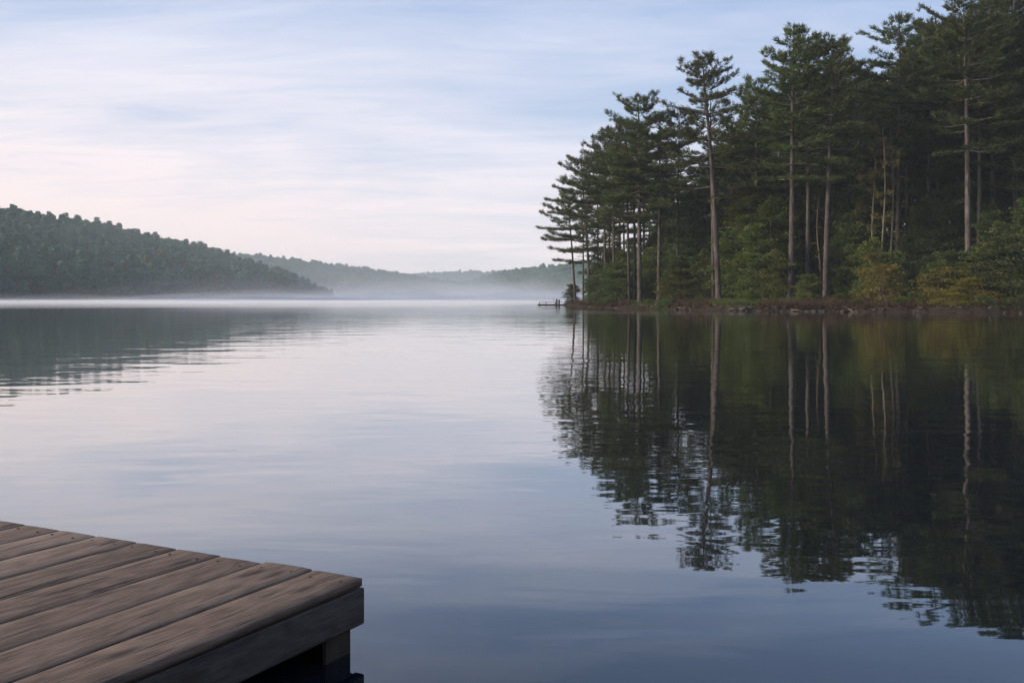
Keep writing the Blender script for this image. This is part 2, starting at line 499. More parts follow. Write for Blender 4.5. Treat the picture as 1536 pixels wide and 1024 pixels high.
def round_tree(seed, H, Rr, leaves, size, conical=0.3, trunk=True):
    """a small far-off tree: clumped crown of leaf faces over a short trunk"""
    rng = np.random.default_rng(seed)
    mb = MB()
    ncl = 20
    P, D = [], []
    for k in range(ncl):
        t = rng.uniform(.06, 1.0)
        rr = Rr * math.sqrt(max(.04, 1 - t ** 2.6)) * (1 - conical * t)
        a = rng.uniform(0, 2 * np.pi)
        c = np.array([math.cos(a) * rr * .66, math.sin(a) * rr * .66, H * (.04 + t * .84)])
        cr = Rr * rng.uniform(.34, .52)
        n = leaves // ncl
        d = rng.normal(size=(n, 3)); d[:, 2] = np.abs(d[:, 2]) * .9 - .25
        d /= np.linalg.norm(d, axis=1)[:, None]
        P.append(c + d * cr * rng.uniform(.75, 1.05, (n, 1)) * np.array([1, 1, .8])); D.append(d * 1.0)
    hz_ = rng.uniform(.05, .9, 150); an = rng.uniform(0, 6.28, 150)
    core = np.stack([np.cos(an) * Rr * .42, np.sin(an) * Rr * .42, hz_ * H], 1)
    P.append(core); D.append(np.stack([np.cos(an), np.sin(an), np.full(150, .35)], 1))
    P, D = np.concatenate(P), np.concatenate(D)
    D = D + .38 * rng.normal(size=D.shape); D /= np.linalg.norm(D, axis=1)[:, None]
    s = np.cross(D, rng.normal(size=D.shape)); s /= np.linalg.norm(s, axis=1)[:, None]
    q = np.cross(D, s)
    a = size * .5 * rng.uniform(.6, 1.2, (len(P), 1)); b = size * .36 * rng.uniform(.7, 1.3, (len(P), 1))
    V = np.stack([P - s * a, P - q * b, P + s * a, P + q * b], 1).reshape(-1, 3)
    mb.add(V, np.arange(len(P))[:, None] * 4 + np.arange(4)[None, :], np.repeat(rng.random(len(P)) * .5 + .25, 4))
    return mb


HT = [round_tree(900 + k, [8.5, 7.5, 9.5, 7.0, 8.0, 10.0][k], [3.1, 3.0, 2.8, 3.3, 2.6, 3.0][k], 640, .80, [.2, .1, .5, .1, .3, .55][k]) for k in range(6)]
HTN = [np.concatenate(b.v) for b in HT]

# trees of the near hillside: the 300 that show largest are things, the rest one mass
rng = np.random.default_rng(77)
spots = []
tries = 0
cells = {}


def crowded(x, y, md):
    i, j = int(x // 4.4), int(y // 4.4)
    return any((x - a) ** 2 + (y - b) ** 2 < md * md for p in (-1, 0, 1) for q in (-1, 0, 1) for a, b in cells.get((i + p, j + q), ()))


while len(spots) < 4200 and tries < 60000:
    tries += 1
    u, v = rng.random(), rng.random() * 1.08
    x, y, z = (float(q) for q in hill_near.at(np.array([u]), np.array([v])))
    px = CX + x / y * F
    if px < -260 or px > 520: continue
    md = 3.6 - .7 * min(v, 1)
    if crowded(x, y, md): continue
    cells.setdefault((int(x // 4.4), int(y // 4.4)), []).append((x, y))
    spots.append((x, y, z, u, v))
for q in range(420):
    u, v = rng.random(), rng.uniform(.9, 1.06)
    x, y, z = (float(q_) for q_ in hill_near.at(np.array([u]), np.array([v])))
    if -260 < CX + x / y * F < 520 and not any((x - a[0]) ** 2 + (y - a[1]) ** 2 < 2.2 ** 2 for a in spots): spots.append((x, y, z - 1.8, u, v))
spots.sort(key=lambda s: (0 if -15 < CX + s[0] / s[1] * F < 520 else 1, s[4] * 140 + (s[1] - 320) * .25))
tip = lambda u: 1.0 - .55 * max(0, (u - .86) / .14)
hill_meshes = {}
for k in range(6):
    for key in ("hill_leaf", "hill_leaf_olive"):
        hill_meshes[(k, key)] = HT[k].mesh("hillside_tree", M[key])
HL = {"hill_leaf": ("rounded blue-green tree in the wooded slope across the misty lake", "green trees on the wooded slope across the lake"),
      "hill_leaf_olive": ("olive brown tree turning colour among the green slope across the lake", "olive trees on the wooded slope across the lake")}
prng = random.Random(5)
for (x, y, z, u, v) in spots[:300]:
    key = "hill_leaf_olive" if prng.random() < .13 else "hill_leaf"
    k = prng.randrange(6)
    o = bpy.data.objects.new("hillside_tree", hill_meshes[(k, key)])
    s = prng.uniform(.72, 1.12) * tip(u) * (1.15 - .30 * min(v, 1))
    o.location = (x, y, z - .3); o.rotation_euler = (0, 0, prng.uniform(0, 6.28)); o.scale = (s, s, s * prng.uniform(.92, 1.08))
    tag(o, HL[key][0], "tree", HL[key][1])
    col.objects.link(o)


def woods(name, pts, seed, lo=.8, hi=1.2, mat="hill_leaf"):
    r = np.random.default_rng(seed)
    mb = MB()
    for (x, y, z, s0) in pts:
        k = r.integers(6); s = r.uniform(lo, hi) * s0; a = r.uniform(0, 6.28)
        V = HTN[k]
        ca, sa = math.cos(a), math.sin(a)
        W = np.stack([V[:, 0] * ca - V[:, 1] * sa, V[:, 0] * sa + V[:, 1] * ca, V[:, 2]], 1) * s + np.array([x, y, z - .3])
        mb.add(W, HT[k].f[0], np.clip(HT[k].t[0] * .5 + (r.random() - .2) * .9, 0, 1))
    return tag(mb.build(name, M[mat]), kind="stuff")


woods("woods", [(x, y, z, tip(u) * (1.15 - .30 * min(v, 1))) for (x, y, z, u, v) in spots[300:]], 3, .72, 1.1)


def ridge_woods(hill, n, seed, pxlo, pxhi, s0, md):
    r = np.random.default_rng(seed); pts = []; t = 0
    while len(pts) < n and t < n * 12:
        t += 1
        u, v = r.random(), r.random() * 1.08
        x, y, z = (float(q) for q in hill.at(np.array([u]), np.array([v])))
        px = CX + x / y * F
        if not (pxlo < px < pxhi): continue
        if any(abs(x - a[0]) < md and (x - a[0]) ** 2 + (y - a[1]) ** 2 < md * md for a in pts[-400:]): continue
        pts.append((x, y, z, s0 * (1 - .35 * max(0, (u - .9) / .1 if hill is hill_mid else 0))))
    for q in range(n // 5):
        u, v = r.random(), r.uniform(.9, 1.05)
        x, y, z = (float(q_) for q_ in hill.at(np.array([u]), np.array([v])))
        if pxlo < CX + x / y * F < pxhi: pts.append((x, y, z - 1.8, s0))
    woods("woods", pts, seed, .85, 1.08)


ridge_woods(hill_mid, 2200, 11, 300, 740, .92, 4.2)
ridge_woods(hill_far, 1100, 12, 540, 900, 1.05, 6)
ridge_woods(hill_right, 1700, 13, 655, 1110, .95, 4.4)


# ------------------------------------------------------------------ trees of the near shore
def unit(v):
    v = np.asarray(v, float)
    return v / (np.linalg.norm(v) + 1e-9)


def pine(seed, H, cs, rmax, r0, lean=(0, 0), dens=1.0, gap=.1, tuft=.42, spacing=.66, dead=8, topround=2.6):
    rng = np.random.default_rng(seed); rnd = random.Random(seed)
    tr, cr = MB(), MB()
    n = 20
    t = np.linspace(0, 1, n)
    ph = rng.uniform(0, 6.28, 2)
    wx = .10 * np.sin(t * 5 + ph[0]) * t * (H / 24); wy = .10 * np.sin(t * 4 + ph[1]) * t * (H / 24)
    ax = np.stack([lean[0] * t ** 1.2 + wx, lean[1] * t ** 1.2 + wy, t * H], 1)
    ts = np.concatenate([[0, .008, .02, .04], t[2:]])
    A = np.stack([np.interp(ts, t, ax[:, k]) for k in range(3)], 1)
    rad = r0 * np.clip(1 - ts, .0, 1) ** .62 * .92 * (1 + .75 * np.exp(-ts / .012)) + .025
    A[0, 2] -= .35
    tr.tube(A, rad, 12, .5)
    P = lambda z: np.array([np.interp(z / H, t, ax[:, k]) for k in range(3)])
    Rz = lambda z: float(np.interp(z / H, ts, rad))
    TC, TD = [], []
    z = cs * H
    while z < H * .992:
        u = (z - cs * H) / (H - cs * H)
        tier = rnd.random() < .72
        nb = rnd.choice((5, 6, 6, 7)) if tier else rnd.choice((1, 2))
        if u > .9: nb = 4
        a0 = rnd.uniform(0, 6.28)
        for b in range(nb):
            if rnd.random() < gap * (1.6 - u): continue
            a = a0 + b * 6.28 / nb + rnd.uniform(-.5, .5)
            prof = min(1.0, .55 + 2.4 * u) * max(0, 1 - u ** topround) ** .62 + .08
            L = rmax * prof * rnd.uniform(.62, 1.12) * (1 if tier else .6)
            if L < .35: L = .35
            el = R(-5 + 40 * u ** 1.8 + rnd.uniform(-8, 8))
            base = P(z + rnd.uniform(-.10, .10))
            m = 6
            pts = [base]
            d = np.array([math.cos(a) * math.cos(el), math.sin(a) * math.cos(el), math.sin(el)])
            seg = L / (m - 1)
            for q in range(m - 1):
                d = unit(d + np.array([rnd.uniform(-.14, .14), rnd.uniform(-.14, .14), (-.01 if q < 2 else .07) + rnd.uniform(-.03, .03)]))
                pts.append(pts[-1] + d * seg)
            pts = np.array(pts)
            br = min(Rz(z) * .42, .02 + .013 * L)
            tr.tube(pts, np.linspace(br, .010, m), 5, .4)
            f0 = .42 - .3 * u
            step = .21 / dens
            s = L * f0
            side = 1
            while s < L:
                fr = s / L
                p = np.array([np.interp(fr * (m - 1), np.arange(m), pts[:, k]) for k in range(3)])
                i = min(m - 2, int(fr * (m - 1))); dd = unit(pts[i + 1] - pts[i])
                hor = unit(np.cross(dd, (0, 0, 1)))
                tl = (.20 * L * (1.15 - fr) + .30) * rnd.uniform(.6, 1.2)
                td = unit(dd * rnd.uniform(.5, .9) + hor * side * rnd.uniform(.55, 1.0) + np.array([0, 0, rnd.uniform(-.04, .10)]))
                k = max(1, int(tl / .27))
                if tl > .7: tr.tube(np.array([p, p + td * tl]), [.010, .005], 3, .4)
                for q in range(k):
                    TC.append(p + td * tl * (q + 1) / k); TD.append(unit(td + np.array([0, 0, .12])))
                side = -side
                s += step * rnd.uniform(.7, 1.3)
            for q in range(2):
                TC.append(pts[-1] + rng.normal(size=3) * np.array([.22, .22, .10])); TD.append(unit(pts[-1] - pts[-2] + np.array([0, 0, .3])))
            TC.append(pts[-1] - .2 * (pts[-1] - pts[-2])); TD.append(unit(pts[-1] - pts[-2]))
        z += spacing * (1.95 if tier else .85) * rnd.uniform(.85, 1.2) * (1.05 - .45 * u)
    TC.append(P(H)); TD.append(np.array([0, 0, 1.0]))
    blades(cr, TC, TD, 16, tuft, .062, .60, rng, up=.15, flat=.50)
    for k in range(dead):                                   # dead snags under the crown
        z = H * cs * rnd.uniform(.55, 1.05); a = rnd.uniform(0, 6.28); L = rmax * rnd.uniform(.2, .6)
        b = P(z); d = np.array([math.cos(a), math.sin(a), rnd.uniform(-.25, .15)])
        pts = [b, b + d * L * .45, b + d * L * .8 + np.array([0, 0, -.06 * L]), b + d * L + np.array([0, 0, .02 * L])]
        tr.tube(np.array(pts), [.028, .020, .012, .005], 4, .0)
        if rnd.random() < .6:
            q = pts[1]; e = unit(d + np.array([rnd.uniform(-.8, .8), rnd.uniform(-.8, .8), rnd.uniform(-.2, .3)]))
            tr.tube(np.array([q, q + e * L * .4]), [.014, .005], 3, .4)
    return tr, cr


def leafy(seed, H, Rr, nb, leaf=.24, base=.08, stems=3, droop=.25, sprays=6, per=16, shape=.75, stem_r=.06):
    """broad-leaved tree or shrub: curving stems, arching branches with flat sprays of leaves"""
    rng = np.random.default_rng(seed); rnd = random.Random(seed)
    tr, cr = MB(), MB()
    st = []
    for s in range(stems):
        a = rnd.uniform(0, 6.28); k = 9; lean = (Rr * .28 if stems > 1 else Rr * .08) * rnd.uniform(.4, 1)
        t = np.linspace(0, 1, k)
        hh = H * (1 if s == 0 else rnd.uniform(.65, .95))
        pts = np.stack([np.cos(a) * lean * t + .05 * H * np.sin(t * 5 + s) * t * .5, np.sin(a) * lean * t + .05 * H * np.cos(t * 4 + s * 2) * t * .5, hh * t * .93], 1)
        pts[0, 2] -= .2
        tr.tube(pts, stem_r * (1 - t) ** .7 + .008, 6, .5); st.append(pts)
    C, D = [], []
    for b in range(nb):
        pts = st[rnd.randrange(stems)] if b > stems else st[b % stems]
        u = base + (1 - base) * (rnd.random() ** .9)
        p = np.array([np.interp(u * 8, np.arange(9), pts[:, k]) for k in range(3)])
        a = rnd.uniform(0, 6.28)
        prof = (math.sin(math.pi * min(1, .2 + .8 * u)) ** shape) * .95 + .1
        L = Rr * prof * rnd.uniform(.5, 1.1)
        el = R(8 + 45 * u + rnd.uniform(-12, 12))
        d = np.array([math.cos(a) * math.cos(el), math.sin(a) * math.cos(el), math.sin(el)])
        bp = [p]
        for q in range(5):
            d = unit(d + np.array([rnd.uniform(-.18, .18), rnd.uniform(-.18, .18), -droop * (.4 + .3 * q)]) * .6)
            bp.append(bp[-1] + d * L / 5)
        bp = np.array(bp)
        tr.tube(bp, np.linspace(.012 + .006 * L, .004, 6), 4, .4)
        for q in range(sprays):
            fr = .3 + .75 * (q + rnd.random()) / sprays
            c = np.array([np.interp(min(fr, 1) * 5, np.arange(6), bp[:, k]) for k in range(3)])
            sp = .22 + .16 * L * (1.2 - min(fr, 1))
            off = rng.normal(size=(per, 3)) * np.array([sp, sp, .09 + .05 * sp])
            off[:, 2] -= .25 * (np.linalg.norm(off[:, :2], axis=1)) ** 1.3 * droop * 2
            C.append(c + off)
            dd = np.repeat(unit(bp[-1] - bp[-2])[None], per, 0) + np.stack([off[:, 0], off[:, 1], np.zeros(per)], 1) / (sp + .01) * .6
            D.append(dd + np.array([0, 0, -.25]))
    blades(cr, np.concatenate(C), np.concatenate(D), 1, leaf, leaf * .55, .35, rng, quad=True, flat=.8)
    return tr, cr


def make_tree(name, parts, bmat, fmat, loc, rz, label, cat, group, stem="trunk", crown="crown"):
    root = empty(name, loc, rz)
    tag(root, label, cat, group)
    parts[0].build(stem, bmat, root, smooth=True)
    parts[1].build(crown, fmat, root)
    return root


def copy_tree(root, loc, rz, s, label=None, group=None, cat=None, fmat=None):
    r = root.copy(); col.objects.link(r)
    r.location = loc; r.rotation_euler = (0, 0, rz); r.scale = s if hasattr(s, "__len__") else (s, s, s)
    if label: r["label"] = label
    if group: r["group"] = group
    if cat: r["category"] = cat
    for ch in KIDS[root.name]:
        c = ch.copy(); col.objects.link(c); c.parent = r
    return r


KIDS = {}
SH = np.array([(820, 150), (845, 142), (870, 123), (900, 109), (1000, 93.4), (1100, 85), (1300, 79.7), (1536, 73.6), (1700, 69), (1900, 65)], float)


def at(px, off):
    Y = float(np.interp(px, SH[:, 0], SH[:, 1])) + off
    x = (px - CX) / F * Y
    return x, Y, tz(x, Y)


def Hfor(row, loc):
    return CAMH + (HZ - row) / F * loc[1] - loc[2]


# tall pines one can tell apart: (foot px, metres behind the waterline, tip row, tip px, crown start, crown radius px, trunk radius, density, gap, label)
HERO = [
    (863, 3.0, 284, 851, .40, 40, .20, .9, .10, "slender pine leaning over the water at the very tip of the point"),
    (875, 7.0, 300, 874, .55, 26, .15, .7, .2, "thin grey pine just behind the leaning pine at the tip of the point"),
    (885, 5.0, 222, 872, .36, 52, .22, 1.0, .08, "second tall pine from the tip of the point with tiered branches"),
    (908, 10.0, 196, 906, .42, 50, .22, 1.0, .08, "pine with dense tiers and a half hidden foot behind the low bushes of the point"),
    (921, 8.0, 214, 918, .50, 44, .20, .9, .1, "pine with a dark thin trunk rising out of the bushes near the point"),
    (944, 4.0, 176, 938, .48, 50, .20, .95, .1, "slim pine with a slightly bent trunk close beside the broad flared pine"),
    (952, 5.5, 190, 950, .52, 42, .22, .9, .1, "pine pressed against the flared trunk of the broad pine"),
    (960, 2.8, 139, 957, .44, 76, .36, 1.1, .06, "broad round topped pine with flared roots on the grassy bank"),
    (988, 5.5, 168, 990, .46, 52, .27, 1.0, .08, "straight pine standing alone between the round topped pine and the tallest bare-limbed pine"),
    (1016, 11.0, 160, 1018, .46, 48, .2, 1.0, .08, "narrow dark pine rising behind the bright green bush"),
    (1078, 5.5, 84, 1055, .42, 66, .40, .80, .22, "tall open pine with bare arching limbs and a thick leaning trunk"),
    (1070, 7.5, 128, 1066, .62, 36, .24, .6, .3, "thinner companion trunk hugging the tall open pine"),
    (1186, 5.5, 34, 1192, .46, 74, .39, 1.05, .06, "thick grey trunked pine with broad tiers, first of the row of three"),
    (1211, 9.5, 44, 1214, .50, 58, .30, 1.0, .08, "reddish trunked pine in the middle of the row of three"),
    (1238, 6.0, 40, 1250, .46, 58, .34, 1.0, .08, "straight reddish pine at the far end of the row of three"),
    (1346, 13.0, 12, 1350, .52, 68, .30, 1.0, .08, "tall pine with an irregular open top behind the thin pale snags"),
    (1360, 18.0, 40, 1362, .55, 50, .26, .9, .1, "dim trunked pine close behind the irregular topped pine"),
    (1453, 9.0, -14, 1446, .50, 86, .38, 1.05, .06, "thick red-brown pine with a wide crown above the yellow shrubs"),
    (1468, 13.0, 20, 1470, .55, 60, .28, .95, .1, "slimmer shaded pine right behind the thick red-brown pine"),
    (1522, 16.0, -40, 1520, .30, 84, .34, 1.1, .05, "dark full-crowned pine at the frame edge behind the big rounded bush"),
    (1098, 17.0, 166, 1100, .34, 56, .24, 1.0, .08, "bushy pine filling the gap behind the tall open pine"),
    (1136, 15.0, 110, 1132, .36, 60, .26, 1.0, .08, "dense pine between the tall open pine and the row of three"),
    (1290, 19.0, 84, 1288, .40, 62, .28, 1.0, .08, "shaded pine between the row of three and the thin pale snags"),
    (1408, 20.0, 20, 1404, .38, 66, .30, 1.05, .06, "heavy dark pine between the irregular topped pine and the red-brown pine"),
]
for i, (px, off, row, tpx, cs, cr, r0, dens, gap, lab) in enumerate(HERO):
    loc = at(px, off)
    H = Hfor(row, loc)
    lean = (tpx - px) / F * loc[1]
    parts = pine(100 + i, H - (.2 if px == 1078 else 1.0), cs, 1.16 * cr / F * loc[1], r0 * .70, (lean, 0), dens * 1.05, gap, dead=12 if dens < .8 else 3)
    make_tree("pine_tree", parts, M["bark"], M["needles"] if px < 1280 else M["needles_dark"], loc, 0, lab, "pine tree", "tall pines along the lake shore")

# the forest behind: copies of a few pines
PB = []
for k in range(6):
    parts = pine(300 + k, [22, 24, 20, 26, 23, 18][k], [.30, .36, .22, .4, .28, .2][k], [3.3, 3.6, 3.4, 3.8, 3.2, 3.0][k], .24, (0, 0), .85, .08, tuft=.44, spacing=.75, dead=3)
    PB.append(parts)
LB = "dark forest pine packed in the stand behind the shore pines"
GB = "pines of the dark stand behind the shore"
protos = []
brng = random.Random(21)
bspots = []
tries = 0
while len(bspots) < 118 and tries < 12000:
    tries += 1
    px = brng.uniform(985, 1640); off = brng.uniform(15, 95) * (1.0 if px > 1100 else 1.0)
    x, y, z = at(px, off)
    if px < 1085 and off < 38: continue
    if any((x - a[0]) ** 2 + (y - a[1]) ** 2 < 4.2 ** 2 for a in bspots): continue
    if land_dist(np.array([x]), np.array([y]))[0] < 8: continue
    # tips stay under the outline of the shore pines
    lim = np.interp(px, [985, 1040, 1085, 1120, 1180, 1300, 1400, 1640], [300, 270, 190, 170, 110, 90, 30, -60])
    bspots.append((x, y, z, px, lim))
bspots.sort(key=lambda s: s[1])
for i, (x, y, z, px, lim) in enumerate(bspots):
    k = i % 6
    H0 = [22, 24, 20, 26, 23, 18][k]
    Hm = (CAMH + (HZ - lim) / F * y - z) * brng.uniform(.78, 1.0)
    s = min(1.25, max(.45, Hm / H0))
    if i < 6:
        r = make_tree("pine_tree", PB[k], M["bark"], M["needles_dark"], (x, y, z), brng.uniform(0, 6.28), LB, "pine tree", GB)
        r.scale = (s, s, s); protos.append(r); KIDS[r.name] = children(r)
    else:
        copy_tree(protos[k], (x, y, z - .1), brng.uniform(0, 6.28), (max(s, .8), max(s, .8), s))

# thin far pines whose trunks stand against the sky on the neck of the point
slim = [(897, 30, 268), (914, 34, 250), (930, 24, 240), (936, 40, 262), (966, 30, 225), (974, 42, 250), (1000, 28, 215), (1007, 40, 250)]
for i, (px, off, row) in enumerate(slim):
    loc = at(px, off); H = Hfor(row, loc)
    parts = pine(400 + i, H, .45, 2.7, .17, (0, 0), .8, .12, tuft=.42, spacing=.75, dead=4)
    make_tree("pine_tree", parts, M["bark"], M["needles"], loc, 0, "thin pine with its trunk against the pale sky on the neck of the point", "pine tree", "thin pines on the neck of the point")

# understory: broad-leaved trees and shrubs along the bank
UB = {}
for k, (H, Rr, nb, leaf, stems, sprays, per) in enumerate([(7.0, 3.0, 90, .27, 3, 6, 17), (9.5, 3.4, 110, .28, 2, 6, 17), (5.0, 2.7, 80, .25, 4, 6, 17), (12.0, 3.6, 130, .30, 2, 6, 16)]):
    UB[k] = (leafy(500 + k, H, Rr, nb, leaf, .10, stems, .28, sprays, per), H)
uproto = {}
UB[4] = (leafy(540, 4.4, 3.0, 44, .25, .12, 3, .42, 6, 15, .5), 4.4)
UB[5] = (leafy(541, 2.0, 1.5, 34, .2, .05, 5, .4, 5, 12, .6, .03), 2.0)


def under(k, fm, px, off, row, label, group, wide=1.0, name="broadleaf_tree", cat="tree"):
    loc = at(px, off)
    s = Hfor(row, loc) / UB[k][1]
    key = (k, fm)
    sx = s * wide
    rz = brng.uniform(0, 6.28)
    if key not in uproto:
        r = make_tree(name, UB[k][0], M["bark_pale"], M[fm], (loc[0], loc[1], loc[2] - .05), rz, label, cat, group)
        r.scale = (sx, sx, s); uproto[key] = r; KIDS[r.name] = children(r)
    else:
        r = copy_tree(uproto[key], (loc[0], loc[1], loc[2] - .05), rz, (sx, sx, s), label, group, cat)
        r.name = name
    return r


G_POINT = "low leafy trees on the point"
L_POINT = "low green leafy tree under the slim pines of the point"
for px, off, row, k in [(893, 8, 410, 0), (905, 14, 366, 1), (927, 9, 374, 0), (947, 16, 352, 1), (972, 12, 368, 0), (998, 15, 352, 1), (1004, 22, 330, 1), (985, 24, 345, 3), (925, 22, 360, 3)]:
    under(k, "leaf_dark" if (px % 3) else "leaf_green", px, off, row, L_POINT, G_POINT, 1.0)
G_MID = "leafy trees under the tall open pine"
L_MID = "dark leafy tree filling the shade beside the tall open pine"
for px, off, row, k in [(1032, 13, 340, 1), (1050, 18, 322, 3), (1036, 30, 280, 3), (1064, 34, 262, 3), (1062, 12, 372, 0), (1090, 20, 300, 3)]:
    under(k, "leaf_dark", px, off, row, L_MID, G_MID)
G_Y = "yellow green trees behind the bank"
L_Y = "yellow green leafy tree hanging beside the row of three pines"
for px, off, row, k in [(1108, 9, 318, 1), (1122, 13, 268, 3), (1145, 7, 330, 1), (1164, 11, 290, 3), (1172, 6, 372, 0)]:
    under(k, "leaf_green", px, off, row, L_Y, G_Y, .95)
G_D = "dark leafy trees deep in the wood"
L_D = "dark leafy tree deep in the shade of the wood behind the bank"
for px, off, row, k in [(1200, 14, 300, 3), (1226, 13, 340, 1), (1262, 12, 330, 1), (1284, 14, 270, 3), (1330, 15, 290, 3), (1372, 13, 320, 1), (1398, 14, 290, 3),
                        (1430, 17, 270, 3), (1486, 15, 300, 3), (1502, 12, 310, 1), (1556, 10, 280, 3), (1590, 8, 300, 3), (1240, 22, 230, 3), (1310, 24, 220, 3),
                        (1385, 26, 190, 3), (1420, 26, 200, 3), (1495, 22, 220, 3), (1540, 20, 190, 3), (1350, 9, 372, 0), (1268, 8, 388, 0), (1385, 8, 382, 0), (1180, 22, 240, 3), (1145, 26, 230, 3)]:
    under(k, "leaf_dark", px, off, row, L_D, G_D, 1.0)
# bushes one can tell apart
S = dict(name="shrub", cat="shrub")
under(2, "leaf_green", 1018, 4.2, 400, "bright green bush on the grass left of the tall open pine", "shrubs along the bank", 1.25, **S)
under(2, "leaf_dark", 928, 3.5, 404, "rounded dark bush at the edge of the bank by the slim pines", "shrubs along the bank", 1.3, **S)
under(2, "leaf_dark", 905, 3.2, 418, "small olive bush on the reddish bank near the point", "shrubs along the bank", 1.3, **S)
under(2, "leaf_dark", 858, 1.5, 424, "sparse pale bush at the outermost tip of the point", "shrubs along the bank", .8, **S)
under(2, "leaf_green", 1128, 2.8, 434, "small fresh green bush beside the pale path", "shrubs along the bank", 1.2, **S)
under(2, "leaf_green", 1213, 3.2, 408, "green bush hiding the foot of the middle pine of the row of three", "shrubs along the bank", .8, **S)
under(4, "leaf_yellow", 1322, 2.2, 378, "yellow green tree of thin crooked stems over the brown bank", "shrubs along the bank", .72, **S)
under(0, "leaf_green", 1312, 5.0, 352, "loose green bush behind the thin crooked yellow green tree", "shrubs along the bank", .8, **S)
under(4, "leaf_yellow", 1404, 2.4, 398, "yellow leaved shrub with upright tip hanging over the bank", "shrubs along the bank", 1.1, **S)
under(4, "leaf_yellow", 1456, 1.8, 404, "yellow leaved shrub with flat spreading sprays at the foot of the red-brown pine", "shrubs along the bank", 1.25, **S)
under(4, "leaf_yellow", 1432, 1.0, 430, "lowest yellow shrub trailing down to the waterline", "shrubs along the bank", 2.0, **S)
under(0, "leaf_dark", 1512, 3.0, 330, "big rounded dark green bush bulging over the water at the frame edge", "shrubs along the bank", 1.15, **S)
under(2, "leaf_dark", 1432, 5.0, 372, "dark green bush between the two yellow shrubs and the wood", "shrubs along the bank", 1.2, **S)
under(0, "leaf_dark", 1580, 3.0, 350, "dark bush beside the big rounded bush, mostly past the frame edge", "shrubs along the bank", 1.15, **S)


for px, off, row, fm in [(915, 1.0, 446, "leaf_green"), (975, 1.6, 447, "leaf_green"), (1000, 1.2, 445, "leaf_dark"), (1048, 2.2, 443, "leaf_green"),
                         (1150, 1.4, 450, "leaf_green"), (1168, 2.6, 446, "leaf_dark"), (1262, 2.4, 438, "leaf_dark"), (1285, 1.2, 446, "leaf_green"), (1348, 1.0, 444, "leaf_green"), (1372, 1.6, 436, "leaf_dark"),
                         (1388, .6, 447, "leaf_dark"), (1480, .5, 440, "leaf_dark"), (1500, .4, 446, "leaf_green"), (1530, .5, 440, "leaf_dark")]:
    under(5, fm, px, off, row, "low sprawling plant at the edge of the brown bank", "low plants along the edge of the bank", 1.2, "shrub", "shrub")


# thin snags with pale bark in front of the dark wood
def snag(seed, H, r0, nbr, Lb, foli=0.0):
    rng = np.random.default_rng(seed); rnd = random.Random(seed)
    tr, cr = MB(), MB()
    t = np.linspace(0, 1, 14)
    ax = np.stack([.18 * np.sin(t * 6 + seed), .18 * np.cos(t * 5 + seed), H * t], 1); ax[0, 2] -= .3
    tr.tube(ax, r0 * (1 - t) ** .7 + .012, 7, .6)
    C, D = [], []
    for b in range(nbr):
        u = rnd.uniform(.38, .97); p = np.array([np.interp(u, t, ax[:, k]) for k in range(3)])
        a = rnd.uniform(0, 6.28); L = Lb * (1.15 - u * .7) * rnd.uniform(.5, 1.1)
        d = np.array([math.cos(a), math.sin(a), rnd.uniform(.15, .5)]); bp = [p]
        for q in range(5):
            d = unit(d + np.array([rnd.uniform(-.3, .3), rnd.uniform(-.3, .3), -.12])); bp.append(bp[-1] + d * L / 5)
            if rnd.random() < .7:
                e = unit(d + np.array([rnd.uniform(-1, 1), rnd.uniform(-1, 1), rnd.uniform(-.3, .3)]))
                tr.tube(np.array([bp[-1], bp[-1] + e * L * .3]), [.010, .004], 3, .6)
                if rnd.random() < foli:
                    for w_ in range(5): C.append(bp[-1] + e * L * rnd.uniform(.05, .4) + rng.normal(size=3) * .12); D.append(e)
        tr.tube(np.array(bp), np.linspace(.028, .006, 6), 4, .6)
    if C: blades(cr, np.array(C), np.array(D), 9, .30, .06, .7, rng)
    return tr, cr


for i, (px, off, row, nbr, Lb, fo, lab) in enumerate([
        (1311, 8.0, 176, 34, 3.4, .75, "thin half dead pine with bare pale limbs and a few rusty needles"),
        (1325, 6.5, 190, 12, 1.6, .3, "thin straight snag with yellowish bark beside the half dead pine"),
        (1337, 10.0, 150, 14, 1.8, .3, "thin dark snag behind the yellowish snag"),
        (1158, 7.0, 330, 10, 1.4, .2, "short pale crooked sapling left of the thick grey trunked pine"),
        (1228, 8.0, 292, 8, 1.2, .1, "thin pale sapling between the second and third pine of the row of three")]):
    loc = at(px, off); H = Hfor(row, loc)
    tr, cr = snag(600 + i, H, .10 if H > 10 else .06, nbr, Lb, fo)
    root = empty("bare_tree", loc); tag(root, lab, "tree", "thin pale stems before the dark wood")
    tr.build("trunk", M["bark_pale"], root, smooth=True)
    if cr.n: cr.build("crown", M["leaf_rust"], root)


# ------------------------------------------------------------------ the bank: grass, bracken, stones, path, driftwood
def scatter(n, seed, pxr, offr, cond=None):
    r = np.random.default_rng(seed)
    px = r.uniform(*pxr, n); off = offr[0] + (offr[1] - offr[0]) * r.random(n) ** 1.3
    Y = np.interp(px, SH[:, 0], SH[:, 1]) + off; X = (px - CX) / F * Y
    Z = terrain(X, Y)
    ok = (land_dist(X, Y) > -.3) & (Z > .10)
    if cond is not None: ok &= cond(px, off, X, Y)
    return np.stack([X, Y, Z], 1)[ok]


rng = np.random.default_rng(5)
gm = MB()
P = np.concatenate([scatter(2600, 1, (940, 1000), (.6, 6)), scatter(4200, 2, (1035, 1200), (1.2, 6)), scatter(1500, 3, (1000, 1240), (2, 8)), scatter(900, 4, (860, 940), (.8, 5))])
blades(gm, P, np.tile([0, 0, 1.0], (len(P), 1)), 7, .26, .035, .5, rng)
tag(gm.build("grass", M["grass"]), "short green grass on the bank under the shore pines", "grass", kind="stuff")

